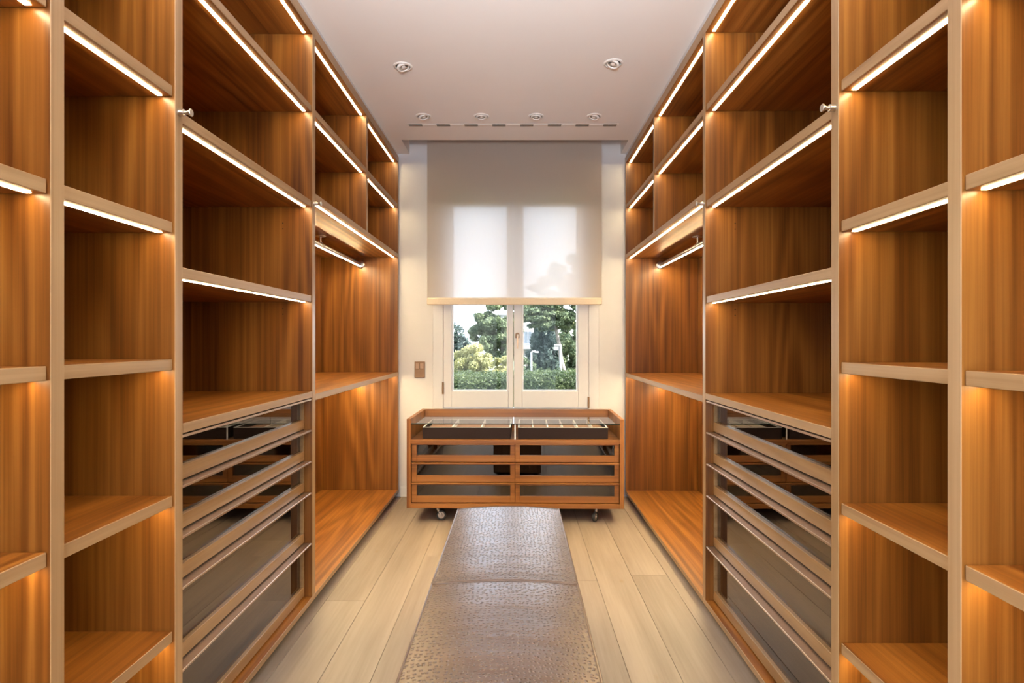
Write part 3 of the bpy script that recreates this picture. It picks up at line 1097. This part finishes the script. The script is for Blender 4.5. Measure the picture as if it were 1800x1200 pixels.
# middle glass fin under the top, its bright reflection painted on the front edge
fin = cpart(MB().box(-.0040, .0040, -HD + .012, HD - .03, .5425, .6412, bev=0), 'glass_fin', M['clear'], chest)
cpart(MB().box(-.0042, .0042, -HD + .0105, -HD + .012, .5425, .6412, bev=0), 'fin_edge', M['bead'], fin, label='pale front edge with painted reflection')
DF = -HD + .016
rows = [(.395, .517), (.264, .392), (.1315, .2615)]
gls = [(.439, .505), (.3075, .376), (.1736, .244)]
for (za, zb), (ga, gb) in zip(rows, gls):
    for sx in (-1, 1):
        xa, xb = (-HW + CT + .003, -.0012) if sx < 0 else (.0012, HW - CT - .003)
        sl, sr = (.033, .030) if sx < 0 else (.030, .030)
        m_ = MB()
        m_.box(xa, xa + sl, DF, DF + .02, za, zb - .004, bev=.001)
        m_.box(xb - sr, xb, DF, DF + .02, za, zb - .004, bev=.001)
        m_.box(xa + sl, xb - sr, DF, DF + .02, za, ga, bev=.001)
        m_.box(xa + sl, xb - sr, DF, DF + .02, gb, zb - .004, bev=.001)
        d = cpart(m_, 'drawer', M['chest_x'], chest)
        cpart(MB().box(xa + sl, xb - sr, DF + .010, DF + .014, ga, gb, bev=0), 'glass_pane', M['smoke'], d)
        cpart(MB().box(xa, xb, DF - .013, DF + .018, zb - .004, zb - .0005, bev=.001).box(xa, xb, DF - .0135, DF - .010, zb - .008, zb - .0005, bev=.001), 'pull', M['chest_x'], d)
        bx = MB()
        bx.box(xa + .01, xb - .012, DF + .021, HD - .05, za + .008, za + .016, bev=0)
        bx.box(xa + .01, xa + .02, DF + .021, HD - .05, za + .016, zb - .025, bev=0)
        bx.box(xb - .022, xb - .012, DF + .021, HD - .05, za + .016, zb - .025, bev=0)
        bx.box(xa + .02, xb - .022, HD - .06, HD - .05, za + .016, zb - .025, bev=0)
        cpart(bx, 'drawer_box', M['drawerbox'], d)


def caster(x, y, ang):
    """swivel caster; ang = direction of roll"""
    c_, s_ = math.cos(ang), math.sin(ang)
    roll = Vector((c_, s_, 0))
    ax = Vector((-s_, c_, 0))
    r = .033
    off = roll * .026
    top = Vector((x, y, ZB))
    wc = Vector((x, y, r)) + off
    m_ = MB()
    m_.lathe([(0, 0), (.028, 0), (.028, .004), (.016, .007), (.016, .014), (0, .014)], top, (0, 0, -1), 20)
    m_.path([top - Vector((0, 0, .010)), top - Vector((0, 0, .022)) + off * .1, wc + Vector((0, 0, .022)) - off * .55 , wc + ax * -.015 + Vector((0, 0, .006)), wc + ax * -.015],
            [.011, .011, .0095, .008, .0075], 10)
    f_ = cpart(m_, 'caster', M['hub'], chest, smooth=True)
    cpart(MB().lathe([(.022, -.010), (r - .003, -.010), (r, -.006), (r, .006), (r - .003, .010), (.022, .010)], wc, ax, 28), 'tyre', M['rubber'], f_, smooth=True)
    cpart(MB().lathe([(0, -.012), (.006, -.012), (.008, -.008), (.022, -.007), (.022, .007), (.008, .008), (.006, .012), (0, .012)], wc, ax, 24), 'wheel_hub', M['hub'], f_, smooth=True)


caster(-.515, -.205, R(8))
caster(.535, -.200, R(-118))
caster(-.515, .20, R(40))
caster(.535, .20, R(150))

# jewellery trays on the chest shelf
ROT = Matrix.Rotation(R(-0.9), 4, 'Z')


def tray(xa, xb, ncell, label):
    ya, yb = -.242, .150
    za, zt = .5430, .6185
    c_ = ROT @ Vector(((xa + xb) / 2, (ya + yb) / 2, 0)) + Vector((CX, CY, za))
    t_ = thing('jewellery_tray', label, 'tray', c_, rz=R(-0.9), local=True, group='trays on the chest shelf')
    hx_, hy_ = (xb - xa) / 2, (yb - ya) / 2
    h_ = zt - za
    wt = .009
    m_ = MB()
    m_.box(-hx_, hx_, -hy_, -hy_ + wt, 0, h_ - .003, bev=.001)
    m_.box(-hx_, hx_, hy_ - wt, hy_, 0, h_ - .003, bev=.001)
    m_.box(-hx_, -hx_ + wt, -hy_ + wt, hy_ - wt, 0, h_ - .003, bev=.001)
    m_.box(hx_ - wt, hx_, -hy_ + wt, hy_ - wt, 0, h_ - .003, bev=.001)
    m_.box(-hx_ + wt, hx_ - wt, -hy_ + wt, hy_ - wt, 0, .006, bev=0)
    cpart(m_, 'tray_box', M['trayleather'], t_)
    m_ = MB()
    m_.box(-hx_, hx_, -hy_, -hy_ + wt, h_ - .003, h_, bev=.001)
    m_.box(-hx_, hx_, hy_ - wt, hy_, h_ - .003, h_, bev=.001)
    m_.box(-hx_, -hx_ + wt, -hy_ + wt, hy_ - wt, h_ - .003, h_, bev=.001)
    m_.box(hx_ - wt, hx_, -hy_ + wt, hy_ - wt, h_ - .003, h_, bev=.001)
    cpart(m_, 'rim', M['trayrim'], t_)
    cpart(MB().box(-hx_ + wt, hx_ - wt, -hy_ + wt, hy_ - wt, .006, .046, bev=0), 'lining', M['traylining'], t_)
    for i in range(1, ncell):
        xx = -hx_ + 2 * hx_ * i / ncell
        wd = .0045 if (ncell == 3 or i % 2 == 0) else .003
        cpart(MB().box(xx - wd, xx + wd, -hy_ + wt, hy_ - wt, .006, h_ - .001, bev=.001), 'divider', M['trayrim'], t_)
    return t_


tray(-.606, -.0300, 3, 'dark brown leather tray with three compartments under the glass top')
tray(.0185, .605, 6, 'dark brown leather tray with six compartments under the glass top')

# ------------------------------------------------------------------ upholstered bench
BXc, BHW = -.038, .2215
bench = thing('upholstered_bench', 'long brown ostrich leather bench in the middle of the aisle', 'bench', (BXc, 1.72, 0))
BZ = .450
Y0, YM, Y1 = .95, 1.717, 2.484
part(MB().box(BXc - BHW + .014, BXc + BHW - .014, Y0 + .014, Y1 - .014, .035, .375, bev=.006), 'base', M['leather'], bench)
for fx in (-1, 1):
    for fy in (Y0 + .07, Y1 - .07):
        part(MB().tube((BXc + fx * .16, fy, 0.0), (BXc + fx * .16, fy, .036), .018, .022, seg=16), 'foot', M['rubber'], bench, smooth=True)


def topz(x, y, ya, yb):
    tx = (x - BXc) / BHW
    ty = (2 * (y - ya) / (yb - ya) - 1)
    return BZ + .013 * (1 - tx * tx) * (1 - .10 * ty ** 6) + .002 * (1 - ty ** 4) * (1 - tx ** 4) - .001 * abs(ty) ** 8


def cushion(ya, yb):
    nx_, ny_ = 28, 44
    m_ = MB()
    vs, fs = [], []
    e = .0025
    for j in range(ny_ + 1):
        for i in range(nx_ + 1):
            x = BXc - BHW + e + (2 * BHW - 2 * e) * i / nx_
            y = ya + e + (yb - ya - 2 * e) * j / ny_
            vs.append((x, y, topz(x, y, ya, yb)))
    for j in range(ny_):
        for i in range(nx_):
            q = j * (nx_ + 1) + i
            fs.append((q, q + 1, q + nx_ + 2, q + nx_ + 1))
    loop = [i for i in range(nx_ + 1)] + [j * (nx_ + 1) + nx_ for j in range(1, ny_ + 1)] + [ny_ * (nx_ + 1) + i for i in range(nx_ - 1, -1, -1)] + [j * (nx_ + 1) for j in range(ny_ - 1, 0, -1)]
    base = len(vs)
    prev = loop
    for dz_, out_ in ((.02, .002), (.045, .003), (.073, 0)):
        cur = []
        for k in loop:
            x, y, z = vs[k]
            ox = out_ * (1 if x > BXc + BHW - .01 else -1 if x < BXc - BHW + .01 else 0)
            oy = 0
            vs.append((x + ox, y + oy, (BZ - dz_ if dz_ > .05 else z - dz_)))
            cur.append(len(vs) - 1)
        for k in range(len(loop)):
            k2 = (k + 1) % len(loop)
            fs.append((prev[k], prev[k2], cur[k2], cur[k]))
        prev = cur
    fs.append(tuple(prev))
    m_.poly(vs, fs)
    c_ = part(m_, 'cushion', M['leather'], bench, smooth=True)
    pts = []
    N = 24
    cor = [(BXc - BHW, ya), (BXc + BHW, ya), (BXc + BHW, yb), (BXc - BHW, yb)]
    for a_, b_ in zip(cor, cor[1:] + cor[:1]):
        for k in range(N):
            x = a_[0] + (b_[0] - a_[0]) * k / N
            y = a_[1] + (b_[1] - a_[1]) * k / N
            x = min(max(x, BXc - BHW + .0015), BXc + BHW - .0015)
            y = min(max(y, ya + .003), yb - .003)
            pts.append((x, y, topz(x, y, ya, yb) - .0005))
    part(MB().path(pts, .0036, 8, closed=True), 'piping', M['piping'], c_, bench, smooth=True)


cushion(Y0, YM)
cushion(YM, Y1)

# ------------------------------------------------------------------ outdoors
GZ = -.35
struct(MB().box(-60, 60, YW + .32, 90, GZ - .3, GZ).build('ground', M['lawn']))


def leaves(centres, radii, n, size, shell=.55, flat=1.0):
    """small leaf quads spread through ellipsoid clumps, returned as a joined mesh"""
    V, F = [], []
    k = 0
    vol = np.array([r[0] * r[1] * r[2] for r in radii]) ** (2 / 3)
    cnt = (n * vol / vol.sum()).astype(int) + 4
    for c_, r_, m_ in zip(centres, radii, cnt):
        d = rng.normal(size=(m_, 3))
        d /= np.linalg.norm(d, axis=1)[:, None]
        q = (shell + (1 - shell) * rng.random(m_)) ** .8
        p = np.array(c_) + d * np.array(r_) * q[:, None]
        nrm = d * .8 + rng.normal(size=(m_, 3)) * .6
        nrm /= np.linalg.norm(nrm, axis=1)[:, None]
        ref = rng.normal(size=(m_, 3))
        t1 = np.cross(nrm, ref)
        t1 /= np.linalg.norm(t1, axis=1)[:, None]
        t2 = np.cross(nrm, t1)
        s_ = size * (.6 + .8 * rng.random(m_))[:, None]
        quad = np.stack([p - t1 * s_, p - t2 * s_ * .45, p + t1 * s_, p + t2 * s_ * .45], axis=1)
        V.append(quad.reshape(-1, 3))
        idx = np.arange(m_ * 4).reshape(-1, 4) + k
        F.append(idx)
        k += m_ * 4
    V = np.concatenate(V)
    F = np.concatenate(F)
    return V, F


def foliage(name, V, F, mat, parent):
    off = np.array(parent.get('_o', (0, 0, 0)))
    me = bpy.data.meshes.new(name)
    me.from_pydata((V - off).tolist(), [], F.tolist())
    me.materials.append(mat)
    o = bpy.data.objects.new(name, me)
    o['kind'] = 'stuff'
    COL.objects.link(o)
    o.parent = parent
    return o


def at(x, y, d):
    return np.array([(x - 909) * d / 1000.0, d, EYE + (598.5 - y) * d / 1000.0])


def clumps(spec, d, dj=.6):
    """spec: (px, py, rpx, rpy); returns centres, radii at distance d"""
    cs, rs = [], []
    for x, y, rx, ry in spec:
        dd = d + random.uniform(-dj, dj)
        cs.append(at(x, y, dd))
        rs.append((rx * d / 1000.0, .5 * (rx + ry) * d / 1000.0, ry * d / 1000.0))
    return cs, rs


def cluster(x, y, rx, ry, d, k, sub_=.42):
    """many sub clumps inside an ellipse"""
    out_ = []
    for i in range(k):
        an = random.uniform(0, 2 * math.pi)
        q = math.sqrt(random.random())
        s_ = random.uniform(.75, 1.2) * sub_
        out_.append((x + rx * q * math.cos(an), y + ry * q * math.sin(an), rx * s_, ry * s_))
    return out_


def trunk(root, pts, rad, name='trunk'):
    return part(MB().path(pts, rad, 10), name, M['bark'], root, smooth=True)


# clipped hedge
HY0, HY1 = 8.0, 9.1
hz = thing('hedge', 'clipped green hedge running across outside the window', 'hedge', (0, (HY0 + HY1) / 2, GZ))
core = MB().box(-4.5, 4.5, HY0 + .06, HY1 - .06, GZ, .60)
part(core, 'hedge_core', M['hedge'], hz)
nh = 44000
pts = np.empty((nh, 3))
pts[:, 0] = rng.uniform(-2.6, 2.6, nh)
half = rng.random(nh)
ztop = .665 + .02 * np.sin(pts[:, 0] * 3.0)
front = half < .5
pts[:, 1] = np.where(front, HY0 + rng.normal(0, .035, nh), rng.uniform(HY0, HY1, nh))
pts[:, 2] = np.where(front, rng.uniform(0.0, 1, nh) * (ztop - GZ - .3) + GZ + .3, ztop + rng.normal(0, .028, nh))
nrm = np.where(front[:, None], np.array([0, -1.0, .3]), np.array([0, 0, 1.0])) + rng.normal(size=(nh, 3)) * .55
nrm /= np.linalg.norm(nrm, axis=1)[:, None]
t1 = np.cross(nrm, rng.normal(size=(nh, 3)))
t1 /= np.linalg.norm(t1, axis=1)[:, None]
t2 = np.cross(nrm, t1)
s_ = (.020 * (.6 + .8 * rng.random(nh)))[:, None]
quad = np.stack([pts - t1 * s_, pts - t2 * s_ * .5, pts + t1 * s_, pts + t2 * s_ * .5], axis=1).reshape(-1, 3)
foliage('hedge_leaves', quad, np.arange(nh * 4).reshape(-1, 4), M['hedge'], hz)


def tree(name, label, cat, d, spec, n, size, mat, trunk_px, trad, group=None, dj=.6):
    base = at(trunk_px[-1][0], 600, d)
    base[2] = GZ
    root = thing(name, label, cat, tuple(base), group=group)
    cs, rs = clumps(spec, d, dj)
    V, F = leaves(cs, rs, n, size)
    foliage('foliage', V, F, mat, root)
    tp_ = [tuple(at(x, y, d)) for x, y in trunk_px] + [tuple(base)]
    trunk(root, tp_, [trad * (.45 + .55 * i / (len(tp_) - 1)) for i in range(len(tp_))])
    return root


random.seed(11)
tree('cypress', 'dark blue-green round-topped tree at the left edge of the window view', 'tree', 26,
     cluster(792, 622, 27, 58, 26, 26, .42) + [(795, 588, 22, 22), (801, 612, 19, 30), (800, 640, 20, 26)], 12000, .085, M['cypress'], [(796, 600), (796, 640)], .22)
tree('stone_pine', 'bright green pine with rounded tufts in the left window pane', 'tree', 18,
     cluster(852, 566, 24, 16, 18, 20, .36) + cluster(880, 546, 26, 20, 18, 18, .36) + cluster(880, 584, 32, 22, 18, 30, .32)
     + cluster(846, 582, 20, 18, 18, 14, .36) + cluster(882, 612, 28, 22, 18, 22, .36) + cluster(868, 600, 22, 16, 18, 12, .4), 24000, .050, M['pine'], [(880, 560), (884, 600), (886, 640)], .16)
tree('canopy_pine', 'tall umbrella pine with a leaning grey trunk in the right window pane', 'tree', 21,
     cluster(965, 545, 66, 18, 21, 44, .28) + cluster(985, 510, 50, 22, 21, 26, .32) + cluster(938, 560, 22, 12, 21, 14, .42) + cluster(962, 570, 26, 10, 21, 14, .4)
     + cluster(1000, 566, 34, 12, 21, 16, .34) + cluster(998, 480, 30, 28, 21, 16, .35), 30000, .060, M['pine'],
     [(968, 545), (976, 572), (982, 600), (986, 630), (992, 655)], .10)
tree('dark_cypress', 'dense dark cypress behind the sign post in the right window pane', 'tree', 25,
     cluster(950, 605, 15, 42, 25, 20, .42) + cluster(968, 612, 16, 44, 25, 20, .42) + cluster(950, 635, 22, 24, 25, 12, .42), 14000, .085, M['cypress'],
     [(953, 590), (955, 640)], .25)
tree('leafy_tree', 'light green tree at the right edge of the window view', 'tree', 28,
     cluster(1006, 592, 24, 30, 28, 26, .36) + cluster(1003, 632, 26, 30, 28, 26, .36), 16000, .080, M['pine'], [(1008, 590), (1010, 640)], .12)
tree('garden_shrub', 'yellow-green shrub above the hedge at left', 'shrub', 13,
     cluster(826, 628, 24, 22, 13, 20, .36) + cluster(812, 645, 16, 16, 13, 10, .5) + cluster(846, 640, 22, 20, 13, 14, .4), 10000, .032, M['shrub'], [(826, 630), (826, 655)], .04, dj=.3)
tree('garden_shrub', 'small yellow-green shrub at the right of the left window pane', 'shrub', 11,
     cluster(886, 642, 16, 14, 11, 14, .42) + cluster(876, 652, 14, 7, 11, 6, .5), 5000, .028, M['shrub'], [(886, 642), (886, 656)], .03, dj=.3)
tree('garden_shrub', 'green shrub at the foot of the pale house', 'shrub', 20,
     cluster(926, 642, 14, 12, 20, 12, .45), 3500, .05, M['pine'], [(926, 640), (926, 656)], .04, dj=.3)

# pale house far behind
hd = 45.0
p0, p1 = at(880, 560, hd), at(936, 640, hd)
hs = thing('house', 'pale rendered house glimpsed between the trees', 'building', (float((p0[0] + p1[0]) / 2), hd + 3, GZ))
part(MB().box(p0[0], p1[0], hd, hd + 6, GZ, 3.2), 'house_wall', M['render'], hs)
part(MB().box(p0[0] - .3, p1[0] + .3, hd - .3, hd + 6.3, 3.2, 3.45), 'roof', M['roof'], hs)
part(MB().box(p0[0] - .2, p1[0] + .35, hd - 1.6, hd, .55, .75), 'terrace_roof', M['roof'], hs)
for px in (924.5, 931.5):
    q0 = at(px - 2, 606, hd)
    wv_ = part(MB().box(q0[0], q0[0] + .2, hd - .06, hd + .02, .95, 1.9), 'house_window', M['housewindow'], hs)
    part(MB().box(q0[0] - .04, q0[0] + .24, hd - .09, hd - .05, .89, .95), 'sill', M['render'], wv_, hs)


def post(px, ytop, d, label, sign):
    p_ = at(px, ytop, d)
    r_ = thing('street_post', label, 'post', (float(p_[0]), d, GZ))
    part(MB().tube((p_[0], d, GZ), (p_[0], d, p_[2]), .035, .03, seg=12), 'pole', M['postwhite'], r_, smooth=True)
    if sign:
        part(MB().box(p_[0] - .17, p_[0] + .02, d - .02, d + .02, p_[2] - .02, p_[2] + .02), 'bracket_arm', M['postwhite'], r_)
        part(MB().box(p_[0] - .17, p_[0] - .05, d - .01, d + .01, p_[2] - .14, p_[2] - .045, bev=.004), 'sign_board', M['postwhite'], r_)
    else:
        m_ = MB()
        m_.path([(p_[0], d, p_[2] - .02), (p_[0] + .03, d, p_[2] + .02), (p_[0] + .12, d, p_[2] + .03)], [.03, .028, .025], 8)
        m_.box(p_[0] + .08, p_[0] + .2, d - .05, d + .05, p_[2] - .02, p_[2] + .03, bev=.01)
        part(m_, 'lamp_head', M['postwhite'], r_, smooth=True)
    return r_


post(985.5, 606, 15, 'white post with a small hanging sign by the leaning trunk', True)
post(934, 619, 16, 'white lamp post in front of the pale house', False)

for o_ in bpy.data.objects:
    if '_o' in o_:
        del o_['_o']
